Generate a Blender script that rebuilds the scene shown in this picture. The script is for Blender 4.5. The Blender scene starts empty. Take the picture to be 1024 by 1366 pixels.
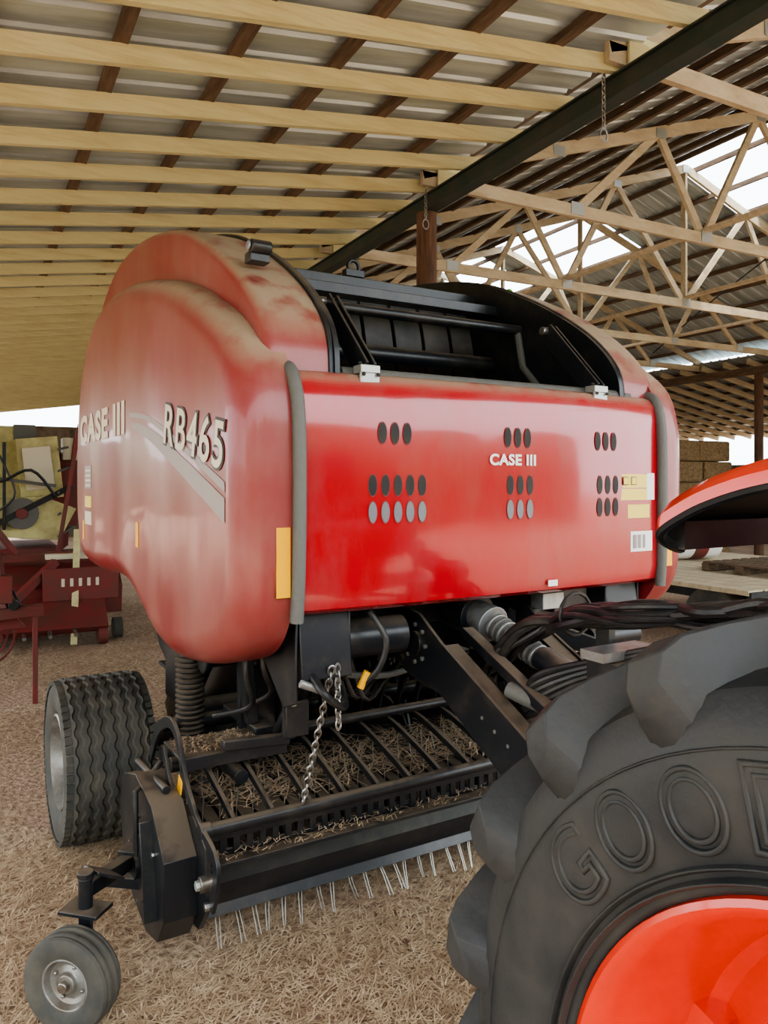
import bpy, bmesh, math, random
from mathutils import Vector, Matrix
random.seed(7)
scene = bpy.context.scene
R = math.radians
try:
    scene.view_settings.look = 'AgX - Medium High Contrast'
except Exception: pass
# ---------------------------------------------------------------- materials
def node_mat(name):
    m = bpy.data.materials.new(name); m.use_nodes = True
    nt = m.node_tree; b = nt.nodes['Principled BSDF']
    return m, nt, b
def mat(name, col, rough=0.5, metal=0.0, col2=None, nscale=6.0, lo=0.4, hi=0.65, stretch=None,
        bump=None, coat=0.0, dust=None, rough2=None, spec=None, bstretch=None):
    m, nt, b = node_mat(name)
    N = nt.nodes; L = nt.links
    tc = N.new('ShaderNodeTexCoord'); mp = N.new('ShaderNodeMapping')
    L.new(tc.outputs['Object'], mp.inputs['Vector'])
    if stretch: mp.inputs['Scale'].default_value = stretch
    b.inputs['Base Color'].default_value = (*col, 1)
    b.inputs['Roughness'].default_value = rough
    b.inputs['Metallic'].default_value = metal
    if spec is not None: b.inputs['Specular IOR Level'].default_value = spec
    if coat:
        b.inputs['Coat Weight'].default_value = coat
        b.inputs['Coat Roughness'].default_value = 0.07
    cur = None; rc = None
    if col2:
        n = N.new('ShaderNodeTexNoise'); n.inputs['Scale'].default_value = nscale
        n.inputs['Detail'].default_value = 8; n.inputs['Roughness'].default_value = 0.65
        L.new(mp.outputs[0], n.inputs['Vector'])
        mr = N.new('ShaderNodeMapRange'); mr.inputs[1].default_value = lo; mr.inputs[2].default_value = hi
        L.new(n.outputs[0], mr.inputs[0])
        mx = N.new('ShaderNodeMix'); mx.data_type = 'RGBA'
        mx.inputs[6].default_value = (*col, 1); mx.inputs[7].default_value = (*col2, 1)
        L.new(mr.outputs[0], mx.inputs[0]); cur = mx.outputs[2]; rc = mr.outputs[0]
        L.new(cur, b.inputs['Base Color'])
        if rough2 is not None:
            r2 = N.new('ShaderNodeMapRange'); r2.inputs[3].default_value = rough; r2.inputs[4].default_value = rough2
            L.new(rc, r2.inputs[0]); L.new(r2.outputs[0], b.inputs['Roughness'])
    if dust:
        dcol, z0, z1, amt = dust
        g = N.new('ShaderNodeNewGeometry'); sp = N.new('ShaderNodeSeparateXYZ')
        L.new(g.outputs['Normal'], sp.inputs[0])
        mr = N.new('ShaderNodeMapRange'); mr.inputs[1].default_value = z0; mr.inputs[2].default_value = z1
        mr.inputs[3].default_value = 0.0; mr.inputs[4].default_value = amt
        L.new(sp.outputs['Z'], mr.inputs[0])
        n = N.new('ShaderNodeTexNoise'); n.inputs['Scale'].default_value = 9; n.inputs['Detail'].default_value = 9
        L.new(tc.outputs['Object'], n.inputs['Vector'])
        mr2 = N.new('ShaderNodeMapRange'); mr2.inputs[1].default_value = 0.25; mr2.inputs[2].default_value = 0.5
        L.new(n.outputs[0], mr2.inputs[0])
        mu = N.new('ShaderNodeMath'); mu.operation = 'MULTIPLY'
        L.new(mr.outputs[0], mu.inputs[0]); L.new(mr2.outputs[0], mu.inputs[1])
        mx = N.new('ShaderNodeMix'); mx.data_type = 'RGBA'
        if cur: L.new(cur, mx.inputs[6])
        else: mx.inputs[6].default_value = (*col, 1)
        mx.inputs[7].default_value = (*dcol, 1)
        L.new(mu.outputs[0], mx.inputs[0]); L.new(mx.outputs[2], b.inputs['Base Color'])
        r3 = N.new('ShaderNodeMapRange'); r3.inputs[3].default_value = rough; r3.inputs[4].default_value = 0.85
        L.new(mu.outputs[0], r3.inputs[0]); L.new(r3.outputs[0], b.inputs['Roughness'])
        if coat:
            r4 = N.new('ShaderNodeMapRange'); r4.inputs[3].default_value = coat; r4.inputs[4].default_value = 0.0
            L.new(mu.outputs[0], r4.inputs[0]); L.new(r4.outputs[0], b.inputs['Coat Weight'])
    if bump:
        n = N.new('ShaderNodeTexNoise'); n.inputs['Scale'].default_value = bump[0]; n.inputs['Detail'].default_value = 6 if bump[0] > 5 else 1
        mp2 = N.new('ShaderNodeMapping'); L.new(tc.outputs['Object'], mp2.inputs['Vector'])
        if bstretch: mp2.inputs['Scale'].default_value = bstretch
        elif stretch: mp2.inputs['Scale'].default_value = stretch
        L.new(mp2.outputs[0], n.inputs['Vector'])
        bp = N.new('ShaderNodeBump'); bp.inputs['Strength'].default_value = bump[1]; bp.inputs['Distance'].default_value = 0.02 if len(bump) < 3 else bump[2]
        L.new(n.outputs[0], bp.inputs['Height']); L.new(bp.outputs[0], b.inputs['Normal'])
        if coat: L.new(bp.outputs[0], b.inputs['Coat Normal'])
    return m
M = {}
M['red'] = mat('red_paint', (0.40, 0.005, 0.014), 0.20, col2=(0.34, 0.045, 0.045), nscale=2.5, stretch=(1.6,1,.7), rough2=0.42, coat=0.7, lo=.46, hi=.75, dust=((0.34,0.24,0.16), 0.35, 0.8, 0.85), bump=(1.6, .3, .05), bstretch=(1,1,.8))
M['red_side'] = mat('red_paint_dusty', (0.25, 0.012, 0.016), 0.34, col2=(0.28, 0.085, 0.072), nscale=1.7, stretch=(1,1,.6), rough2=0.6, coat=0.25, lo=.34, hi=.64, dust=((0.36,0.27,0.18), 0.25, 0.72, 0.95), bump=(1.5, .6, .08))
M['black'] = mat('black_paint', (0.010, 0.012, 0.016), 0.34, col2=(0.05, 0.045, 0.038), nscale=7, lo=.48, hi=.78, rough2=.7, dust=((0.26,0.20,0.14), 0.5, 0.95, 0.6))
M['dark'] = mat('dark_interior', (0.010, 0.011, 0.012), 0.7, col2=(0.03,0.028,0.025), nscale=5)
M['hose'] = mat('rubber_hose', (0.014, 0.014, 0.015), 0.42, col2=(0.07,0.06,0.05), nscale=9, lo=.45, hi=.8)
M['belt'] = mat('rubber_belt', (0.045, 0.048, 0.050), 0.5, col2=(0.10,0.09,0.08), nscale=4)
M['seal'] = mat('rubber_seal', (0.12, 0.12, 0.11), 0.6, bump=(60, .2))
M['tire'] = mat('tire_rubber', (0.050, 0.050, 0.046), 0.7, col2=(0.13, 0.115, 0.09), nscale=5, lo=.42, hi=.75, rough2=.9, bump=(30, .12))
M['tire2'] = mat('tractor_tire_rubber', (0.022, 0.024, 0.026), 0.50, col2=(0.055, 0.051, 0.044), nscale=5, lo=.42, hi=.75, rough2=.75, bump=(40, .10), spec=.45)
M['steel'] = mat('bare_steel', (0.42, 0.42, 0.41), 0.35, 0.9, col2=(0.25,0.22,0.19), nscale=12)
M['tine'] = mat('tine_steel', (0.38, 0.37, 0.34), 0.4, 0.7)
M['rim'] = mat('grey_rim', (0.33, 0.34, 0.34), 0.45, 0.6, col2=(0.2,0.17,0.14), nscale=8)
M['orange'] = mat('orange_paint', (0.68, 0.035, 0.012), 0.28, col2=(0.55, 0.035, 0.016), nscale=3, coat=0.4)
M['white'] = mat('white_decal', (0.8, 0.8, 0.78), 0.4)
M['cream'] = mat('cream_decal', (0.66, 0.60, 0.47), 0.5)
M['grey'] = mat('grey_decal', (0.30, 0.25, 0.24), 0.45)
M['outline'] = mat('dark_decal', (0.025, 0.022, 0.02), 0.5)
M['yellow'] = mat('yellow_reflector', (0.85, 0.42, 0.01), 0.3)
M['yel2'] = mat('yellow_sticker', (0.8, 0.62, 0.12), 0.4)
M['green'] = mat('green_cap', (0.1, 0.5, 0.05), 0.4)
M['pine'] = mat('pine_wood', (0.62, 0.57, 0.32), 0.7, col2=(0.44, 0.36, 0.18), nscale=3, lo=.45, hi=.85, stretch=(0.7, 6, 6), bump=(8, .25))
M['pinetruss'] = mat('truss_wood', (0.54, 0.46, 0.32), 0.75, col2=(0.36, 0.28, 0.18), nscale=3, lo=.4, hi=.75, stretch=(1, 5, 3), bump=(8, .2))
M['oldwood'] = mat('old_wood', (0.17, 0.11, 0.07), 0.85, col2=(0.08, 0.055, 0.035), nscale=4, stretch=(6, .8, 6), bump=(10, .4))
M['post'] = mat('post_wood', (0.16, 0.085, 0.05), 0.85, col2=(0.07, 0.04, 0.03), nscale=6, stretch=(6, 6, .6), bump=(10, .5))
M['sheet'] = mat('roof_metal', (0.54, 0.61, 0.62), 0.34, 0.35, col2=(0.32, 0.37, 0.37), nscale=1.6, lo=.4, hi=.65, stretch=(.5, 4, 1))
M['beam'] = mat('beam_steel', (0.03, 0.05, 0.042), 0.5, 0.3, col2=(0.06,0.06,0.045), nscale=6)
M['gal'] = mat('galvanised', (0.42, 0.44, 0.42), 0.45, 0.6)
M['wall'] = mat('wall_metal', (0.20, 0.17, 0.14), 0.7, 0.1, col2=(0.12, 0.09, 0.07), nscale=3)
M['hay'] = mat('hay', (0.30, 0.21, 0.11), 0.95, col2=(0.14, 0.09, 0.05), nscale=22, bump=(45, 1.0))
M['straw'] = mat('straw', (0.74, 0.58, 0.40), 0.75, col2=(0.42, 0.29, 0.18), nscale=14, lo=.35, hi=.65)
M['oldyel'] = mat('faded_yellow_paint', (0.58, 0.54, 0.26), 0.6, col2=(0.38, 0.32, 0.16), nscale=4)
M['oldred'] = mat('faded_red_paint', (0.20, 0.028, 0.026), 0.6, col2=(0.12, 0.045, 0.035), nscale=4)
M['blue'] = mat('blue_plastic', (0.05, 0.2, 0.55), 0.4)
M['lens'] = mat('lens_and_vent_light', (0.25, 0.27, 0.3), 0.15, 0.3)  # work light glass; also paints background light seen through lower hood vents
M['leaf'] = mat('foliage', (0.10, 0.16, 0.05), 0.8, col2=(0.04, 0.08, 0.02), nscale=3, bump=(6, 1))

# ---------------------------------------------------------------- mesh builder
class MB:
    def __init__(s): s.v = []; s.f = []; s.m = []; s.mats = []
    def mi(s, k):
        if k not in s.mats: s.mats.append(k)
        return s.mats.index(k)
    def add(s, vs, fs, k):
        o = len(s.v); s.v += [tuple(v) for v in vs]; i = s.mi(k)
        for f in fs: s.f.append(tuple(o + a for a in f)); s.m.append(i)
    def box(s, c, d, k, rot=None):
        x, y, z = d[0]/2, d[1]/2, d[2]/2
        vs = [Vector((a*x, b*y, e*z)) for a in (-1, 1) for b in (-1, 1) for e in (-1, 1)]
        if rot is not None: vs = [rot @ v for v in vs]
        vs = [v + Vector(c) for v in vs]
        s.add(vs, [(0,1,3,2),(4,6,7,5),(0,4,5,1),(2,3,7,6),(0,2,6,4),(1,5,7,3)], k)
    def beam(s, p1, p2, w, h, k, up=(0,0,1)):
        p1 = Vector(p1); p2 = Vector(p2); d = (p2-p1); l = d.length; d.normalize()
        u = Vector(up)
        if abs(d.dot(u)) > .99: u = Vector((0,1,0))
        sd = d.cross(u).normalized(); u = sd.cross(d).normalized()
        rot = Matrix((d, sd, u)).transposed()
        s.box((p1+p2)/2, (l, w, h), k, rot)
    def cyl(s, p1, p2, r1, k, r2=None, n=20, caps=True):
        s.tube([p1, p2], [r1, r1 if r2 is None else r2], k, n, caps)
    def tube(s, pts, r, k, n=8, caps=True):
        pts = [Vector(p) for p in pts]
        if not isinstance(r, (list, tuple)): r = [r]*len(pts)
        vs = []; prev = None
        for i, p in enumerate(pts):
            d = (pts[min(i+1, len(pts)-1)] - pts[max(i-1, 0)]).normalized()
            if prev is None:
                a = Vector((0,0,1)) if abs(d.z) < .9 else Vector((0,1,0))
                b = d.cross(a).normalized()
            else:
                b = (prev - d*prev.dot(d)).normalized()
            prev = b; c = d.cross(b)
            for j in range(n):
                t = 2*math.pi*j/n
                vs.append(p + (b*math.cos(t) + c*math.sin(t))*r[i])
        fs = []
        for i in range(len(pts)-1):
            for j in range(n):
                k2 = (j+1) % n
                fs.append((i*n+j, i*n+k2, (i+1)*n+k2, (i+1)*n+j))
        if caps:
            fs.append(tuple(range(n-1, -1, -1))); o = (len(pts)-1)*n; fs.append(tuple(range(o, o+n)))
        s.add(vs, fs, k)
    def flatbar(s, pts, w, t, k, side=(1,0,0)):
        pts = [Vector(p) for p in pts]; sd = Vector(side); vs = []
        for i, p in enumerate(pts):
            d = (pts[min(i+1, len(pts)-1)] - pts[max(i-1, 0)]).normalized()
            n_ = d.cross(sd).normalized()
            for a, b in ((-1,-1),(1,-1),(1,1),(-1,1)):
                vs.append(p + n_*a*w/2 + sd*b*t/2)
        fs = [(0,1,2,3)]
        for i in range(len(pts)-1):
            for j in range(4):
                q = (j+1) % 4; fs.append((i*4+j, i*4+q, (i+1)*4+q, (i+1)*4+j))
        o = (len(pts)-1)*4; fs.append((o+3,o+2,o+1,o)); s.add(vs, fs, k)
    def prism(s, poly, x0, x1, k, ax='x'):
        n = len(poly)
        def P(a, b, x):
            return (x, a, b) if ax == 'x' else ((a, x, b) if ax == 'y' else (a, b, x))
        vs = [P(a, b, x0) for a, b in poly] + [P(a, b, x1) for a, b in poly]
        fs = [tuple(range(n)), tuple(range(2*n-1, n-1, -1))]
        for i in range(n): j = (i+1) % n; fs.append((i, j, n+j, n+i))
        s.add(vs, fs, k)
    def lathe(s, prof, org, axis, k, n=48, wob=None, closed=False):
        org = Vector(org); A = Vector(axis).normalized()
        up = Vector((0,0,1)) if abs(A.z) < .9 else Vector((0,1,0))
        B = A.cross(up).normalized(); C = B.cross(A).normalized()
        vs = []; m = len(prof)
        for i in range(n):
            t = 2*math.pi*i/n
            for j, (r, a) in enumerate(prof):
                aa = a + (wob(i, j) if wob else 0)
                vs.append(org + A*aa + (B*math.cos(t) + C*math.sin(t))*r)
        fs = []
        for i in range(n):
            i2 = (i+1) % n
            for j in range(m-1 if not closed else m):
                j2 = (j+1) % m
                fs.append((i*m+j, i*m+j2, i2*m+j2, i2*m+j))
        s.add(vs, fs, k)
    def torus(s, c, r1, r2, k, rot, sy=1.0, n=14, m=6):
        vs = []; c = Vector(c)
        for i in range(n):
            t = 2*math.pi*i/n
            for j in range(m):
                p = 2*math.pi*j/m
                v = Vector(((r1 + r2*math.cos(p))*math.cos(t), 0, (r1 + r2*math.cos(p))*math.sin(t)*sy)) + Vector((0, r2*math.sin(p), 0))
                vs.append(c + rot @ v)
        fs = [(i*m+j, i*m+(j+1) % m, ((i+1) % n)*m+(j+1) % m, ((i+1) % n)*m+j) for i in range(n) for j in range(m)]
        s.add(vs, fs, k)
    def obj(s, name, parent=None, bevel=0, ang=35, recalc=True):
        me = bpy.data.meshes.new(name); me.from_pydata(s.v, [], s.f)
        for k in s.mats: me.materials.append(M[k])
        me.polygons.foreach_set('material_index', s.m)
        if recalc:
            bm = bmesh.new(); bm.from_mesh(me); bmesh.ops.recalc_face_normals(bm, faces=bm.faces); bm.to_mesh(me); bm.free()
        if ang:
            me.shade_smooth(); me.set_sharp_from_angle(angle=R(ang))
        o = bpy.data.objects.new(name, me); scene.collection.objects.link(o)
        if parent: o.parent = parent
        if bevel:
            b = o.modifiers.new('bevel', 'BEVEL'); b.width = bevel; b.segments = 2; b.limit_method = 'ANGLE'; b.angle_limit = R(40)
        return o
def empty(name, loc=(0,0,0), rz=0):
    e = bpy.data.objects.new(name, None); e.location = loc; e.rotation_euler = (0,0,rz)
    scene.collection.objects.link(e); return e
def cat(pts, closed=False, seg=6):
    out = []; n = len(pts); P = [Vector(p) for p in pts]
    rng = n if closed else n-1
    for i in range(rng):
        if closed: a, b, c, d = P[(i-1) % n], P[i], P[(i+1) % n], P[(i+2) % n]
        else: a, b, c, d = P[max(i-1,0)], P[i], P[i+1], P[min(i+2,n-1)]
        for j in range(seg):
            t = j/seg
            out.append(0.5*((2*b) + (c-a)*t + (2*a-5*b+4*c-d)*t*t + (3*b-a-3*c+d)*t**3))
    if not closed: out.append(P[-1])
    return out
def text_mesh(body, shear=0, off=0, space=1.0, extr=0.001, outline=0):
    cu = bpy.data.curves.new('t', 'FONT'); cu.body = body; cu.extrude = extr; cu.offset = off; cu.shear = shear; cu.space_character = space
    if outline:
        cu.fill_mode = 'NONE'; cu.extrude = 0; cu.bevel_depth = outline; cu.bevel_resolution = 1
    o = bpy.data.objects.new('t_tmp', cu); scene.collection.objects.link(o)
    bpy.context.view_layer.update()
    dg = bpy.context.evaluated_depsgraph_get()
    me = bpy.data.meshes.new_from_object(o.evaluated_get(dg)); bpy.data.objects.remove(o)
    return me
def fit_text(name, body, w, h, org, ex, ey, k, parent, extr=0.001, shear=0.0, off=0.0, outline=0, space=1.0, ref=None):
    me = text_mesh(body, shear, off, space, extr, outline)
    src = me if ref is None else text_mesh(body, shear, ref, space, extr, 0)
    xs = [v.co.x for v in src.vertices]; ys = [v.co.y for v in src.vertices]
    x0, x1, y0, y1 = min(xs), max(xs), min(ys), max(ys)
    ex = Vector(ex).normalized(); ey = Vector(ey).normalized(); ez = ex.cross(ey).normalized(); org = Vector(org)
    sx = w/(x1-x0); sy = h/(y1-y0)
    for v in me.vertices:
        zz = v.co.z*(1 if not outline else sy)
        v.co = org + ex*((v.co.x-x0)*sx) + ey*((v.co.y-y0)*sy) + ez*zz
    me.materials.clear(); me.materials.append(M[k])
    o = bpy.data.objects.new(name, me); scene.collection.objects.link(o); o.parent = parent
    return o

# ================================================================= BALER
BLOC = (1.868, 2.476, 0)
baler = empty('round_baler', BLOC, R(3))
side_out = [(0.0,1.50),(0.0,1.7),(0.0,1.9),(0.01,2.08),(0.07,2.24),(0.22,2.37),(0.43,2.48),(0.8,2.63),(1.2,2.74),(1.7,2.83),(2.2,2.85),(2.6,2.76),
            (2.92,2.50),(3.06,2.2),(3.10,1.8),(3.05,1.5),(2.88,1.30),(2.4,1.27),(1.95,1.29),(1.6,1.26),(1.33,1.17),(1.1,1.09),(0.85,1.06),(0.55,1.09),(0.32,1.14),(0.14,1.21),(0.035,1.33)]
slab_out = [(0.08,1.45),(0.07,1.8),(0.07,2.15),(0.10,2.34),(0.24,2.50),(0.47,2.66),(0.75,2.81),(1.06,2.94),(1.5,3.05),(2.0,3.11),(2.5,3.07),(2.95,2.87),(3.2,2.5),(3.28,2.05),(3.2,1.6),(2.9,1.36),(2.0,1.38),(1.0,1.30),(.3,1.36)]
slab_far = [(a, b if b < 2.2 else b-.035) for a, b in slab_out]
def panel(mb, outline, xin, xout, rad, sgn, k, seg=5, extra=0.015):
    P = [(p.x, p.y) for p in cat([(a, b) for a, b in outline], True, seg)]
    n = len(P)
    area = sum(P[i][0]*P[(i+1) % n][1] - P[(i+1) % n][0]*P[i][1] for i in range(n))
    nr = []
    for i in range(n):
        dx = P[(i+1) % n][0]-P[i-1][0]; dy = P[(i+1) % n][1]-P[i-1][1]; l = math.hypot(dx, dy) or 1
        s_ = 1 if area > 0 else -1
        nr.append((-dy/l*s_, dx/l*s_))
    rings = [(0, xin)]
    for t in range(0, 91, 15):
        rings.append((rad*(1-math.cos(R(t))), xout-rad+rad*math.sin(R(t))))
    rings.append((rad+extra, xout+0.0005))
    vs = []
    for off, x in rings:
        for i in range(n): vs.append((sgn*x, P[i][0]+nr[i][0]*off, P[i][1]+nr[i][1]*off))
    fs = []
    for q in range(len(rings)-1):
        for i in range(n):
            j = (i+1) % n; fs.append((q*n+i, q*n+j, (q+1)*n+j, (q+1)*n+i))
    o = (len(rings)-1)*n; fs.append(tuple(range(o, o+n))); fs.append(tuple(range(n-1, -1, -1)))
    mb.add(vs, fs, k)
for sgn, nm in ((-1, 'side_panel_near'), (1, 'side_panel_far')):
    so_ = slab_out if sgn < 0 else slab_far
    mb = MB(); panel(mb, side_out, .92, 1.12, .11, sgn, 'red_side'); mb.obj(nm, baler, ang=50)
    mb = MB(); panel(mb, so_, .74, 1.0 if sgn < 0 else .97, .045, sgn, 'red_side'); mb.obj('arch_cover', baler, ang=50)
    mb = MB(); P = cat(so_, True, 5)
    c = Vector((1.6, 2.2)); P = [c + (p-c)*1.008 for p in P]
    mb.prism([(p.x, p.y) for p in P], sgn*.735, sgn*.715, 'black')
    mb.tube([(sgn*.745, p.x, p.y+.004) for p in cat(so_[2:13], False, 5)], .012, 'black', 8)
    mb.obj('inner_plate', baler)
def hy(x): return -0.035*(1-(x/.9)**2)
mb = MB()
prof = [(.035,1.345),(.012,1.36),(0,1.42),(0,1.6),(-.002,1.8),(0,1.98),(.004,2.08),(.018,2.145),(.045,2.18),(.09,2.195)]
back = [(a+.02, b-.006) for a, b in reversed(prof)]
ring = prof + back; n = len(ring); NX = 30; vs = []; fs = []
for i in range(NX+1):
    x = -.895 + 1.79*i/NX
    for a, b in ring: vs.append((x, a+hy(x), b))
for i in range(NX):
    for j in range(n):
        q = (j+1) % n; fs.append((i*n+j, i*n+q, (i+1)*n+q, (i+1)*n+j))
fs.append(tuple(range(n))); fs.append(tuple(range(NX*n+n-1, NX*n-1, -1)))
mb.add(vs, fs, 'red'); mb.obj('front_hood', baler, ang=40)
mb = MB()
def oval(x, z, k, rx=.0165, rz=.037):
    n = 20
    for kk, a, dy in (('oldred', 1.12, -.0030), (k, 1.0, -.0042)):
        vs = []
        for i in range(n):
            t = 2*math.pi*i/n; xx = x + rx*a*math.cos(t); vs.append((xx, hy(xx)+dy, z+rz*a*math.sin(t)))
        mb.add(vs, [tuple(range(n))], kk)
for xc, nb in ((-.525, 5), (.04, 3), (.545, 3)):
    for zi, z in enumerate((1.975, 1.788, 1.692)):
        cnt = 3 if zi == 0 else nb
        for i in range(cnt):
            x = xc + (i-(cnt-1)/2)*.051 - (.0 if zi else .012)
            oval(x, z, 'lens' if (zi == 2 and xc < .2) else 'dark')  # flat ovals: dark for holes, lower row painted pale as background light behind
mb.obj('hood_vents', baler, ang=0, recalc=False)
fit_text('hood_logo', 'CASE III', .235, .045, (-.115, hy(0)-.005, 1.865), (1,0,0), (0,0,1), 'white', baler, .001, off=.035, space=1.08)
mb = MB()
def sticker(x0, x1, z0, z1, k):
    xm = (x0+x1)/2; mb.box((xm, hy(xm)-.004, (z0+z1)/2), (x1-x0, .004, z1-z0), k)
sticker(.63,.80,1.72,1.77,'yel2'); sticker(.63,.80,1.775,1.835,'yel2'); sticker(.81,.86,1.72,1.84,'white'); sticker(.68,.82,1.64,1.70,'yel2')
sticker(.70,.84,1.49,1.58,'white'); sticker(.19,.24,1.375,1.40,'white')
for i in range(4): xm=.725+i*.03; mb.box((xm, hy(xm)-.0065, 1.535), (.018,.002,.06), 'grey')
for i in range(3): xm=.66+i*.055; mb.box((xm, hy(xm)-.0065, 1.805), (.034,.002,.036), 'outline'); mb.box((xm, hy(xm)-.0075, 1.805), (.028,.002,.030), 'yel2')
mb.obj('hood_stickers', baler)
mb = MB()
for s in (-1, 1):
    mb.tube(cat([(s*.912,.0,1.325),(s*.91,-.012,1.5),(s*.908,-.016,1.8),(s*.91,-.008,2.05),(s*.915,.03,2.17),(s*.915,.08,2.20)], False, 5), .024, 'seal', 12)
mb.obj('hood_seals', baler)
mb = MB()
for s in (-1, 1): mb.box((s*.962, -.003, 1.53), (.050, .008, .235), 'yellow')
mb.box((-1.122, 1.35, 1.55), (.004, .05, .12), 'yellow'); mb.box((-1.122, 2.75, 1.5), (.004, .05, .12), 'yellow')
mb.box((-1.122, 2.6, 1.83), (.004, .2, .14), 'grey'); mb.box((-1.122, 2.6, 1.68), (.004, .2, .07), 'yel2'); mb.box((-1.122, 2.6, 1.58), (.004, .2, .08), 'cream')
for i in range(4): mb.box((-1.1245, 2.6, 1.78+i*.03), (.002, .17, .012), 'cream')
mb.obj('reflectors', baler, .002)
def side_strip(pts_top, pts_bot, k, name):
    mb = MB(); a = cat(pts_top, False, 8); b = cat(pts_bot, False, 8)
    vs = [(-1.1225, p.x, p.y) for p in a] + [(-1.1225, p.x, p.y) for p in b]; n = len(a)
    mb.add(vs, [(i, i+1, n+i+1, n+i) for i in range(n-1)], k); mb.obj(name, baler, ang=0, recalc=False)
side_strip([(1.5,2.14),(1.1,2.09),(.6,1.95),(.12,1.80)], [(1.5,2.12),(1.1,2.065),(.6,1.92),(.12,1.765)], 'grey', 'stripe_upper')
side_strip([(1.45,2.09),(1.1,2.04),(.6,1.895),(.12,1.745)], [(1.45,2.06),(1.1,1.98),(.6,1.82),(.12,1.66)], 'grey', 'stripe_lower')
fit_text('side_logo', 'CASE III', 1.25, .175, (-1.1235, 2.86, 2.04), (0,-1,0), (0,0,1), 'cream', baler, .001, off=.045, space=1.1)
fit_text('model_text_outline', 'RB465', .76, .165, (-1.1235, .87, 1.965), (0,-1,-.17), (0,0,1), 'outline', baler, .0005, shear=.2, off=.05, space=1.16, ref=0.0)
fit_text('model_text', 'RB465', .76, .165, (-1.1260, .87, 1.965), (0,-1,-.17), (0,0,1), 'cream', baler, .0005, shear=.2, off=.012, space=1.16, ref=0.0)
# top cavity
mb = MB()
for i in range(8):
    x = -.66 + i*.188
    pts = cat([(x,1.15,1.6),(x,1.12,2.3),(x,1.2,2.72),(x,1.35,2.86),(x,1.8,2.95),(x,2.5,2.95),(x,3.0,2.75),(x,3.18,2.3),(x,3.15,1.7)], False, 6)
    mb.flatbar(pts, .012, .165, 'belt')
mb.cyl((-.73,1.3,2.76),(.73,1.3,2.76),.07,'black'); mb.cyl((-.73,2.8,2.75),(.73,2.8,2.75),.08,'black')
mb.obj('bale_belts', baler)
mb = MB()
mb.box((0,1.6,1.75),(1.42,.03,1.9),'dark'); mb.box((0,.85,1.42),(1.42,1.4,.03),'dark')
mb.obj('chamber_back', baler)
mb = MB()
mb.beam((-.72,.98,2.74),(.72,.98,2.74),.10,.05,'black'); mb.cyl((-.72,.745,2.60),(.72,.745,2.60),.026,'black')
mb.cyl((-.72,1.0,2.45),(.72,1.0,2.45),.045,'black')
mb.beam((-.72,1.15,2.84),(.72,1.15,2.84),.05,.05,'black')
mb.cyl((-.70,.10,2.185),(.80,.10,2.185),.035,'seal')
mb.cyl((-.88,.13,2.155),(.88,.13,2.155),.03,'black')
for x in (-.63, .53):
    mb.beam((x,.04,2.20),(x,.34,2.51),.012,.085,'black'); mb.beam((x+.035,.04,2.20),(x+.035,.34,2.51),.012,.075,'black')
    mb.cyl((x-.03,.34,2.51),(x+.06,.34,2.51),.02,'steel')
    mb.box((x+.01,.035,2.205),(.08,.06,.03),'gal'); mb.box((x+.01,.015,2.18),(.08,.012,.05),'gal')
    for q in (-.02,.04): mb.cyl((x+q,.005,2.185),(x+q,-.002,2.185),.008,'dark',n=8); mb.cyl((x+q,.03,2.222),(x+q,.03,2.232),.009,'dark',n=8)
mb.tube([(.70,.745,2.60),(.70,.70,2.40),(.70,.55,2.25)],.02,'seal')
mb.torus((.1,1.45,3.02),.035,.012,'black',Matrix.Identity(3)); mb.box((.1,1.45,2.98),(.12,.05,.04),'black')
mb.torus((.78,.9,2.84),.02,.007,'green',Matrix.Identity(3))
mb.obj('top_bars', baler, .003)
mb = MB()
mb.box((-.91,.36,2.645),(.08,.06,.04),'black'); mb.cyl((-.95,.33,2.68),(-.87,.33,2.68),.026,'black'); mb.cyl((-.952,.33,2.68),(-.962,.33,2.68),.018,'lens')
mb.obj('work_light', baler, .004)
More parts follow.
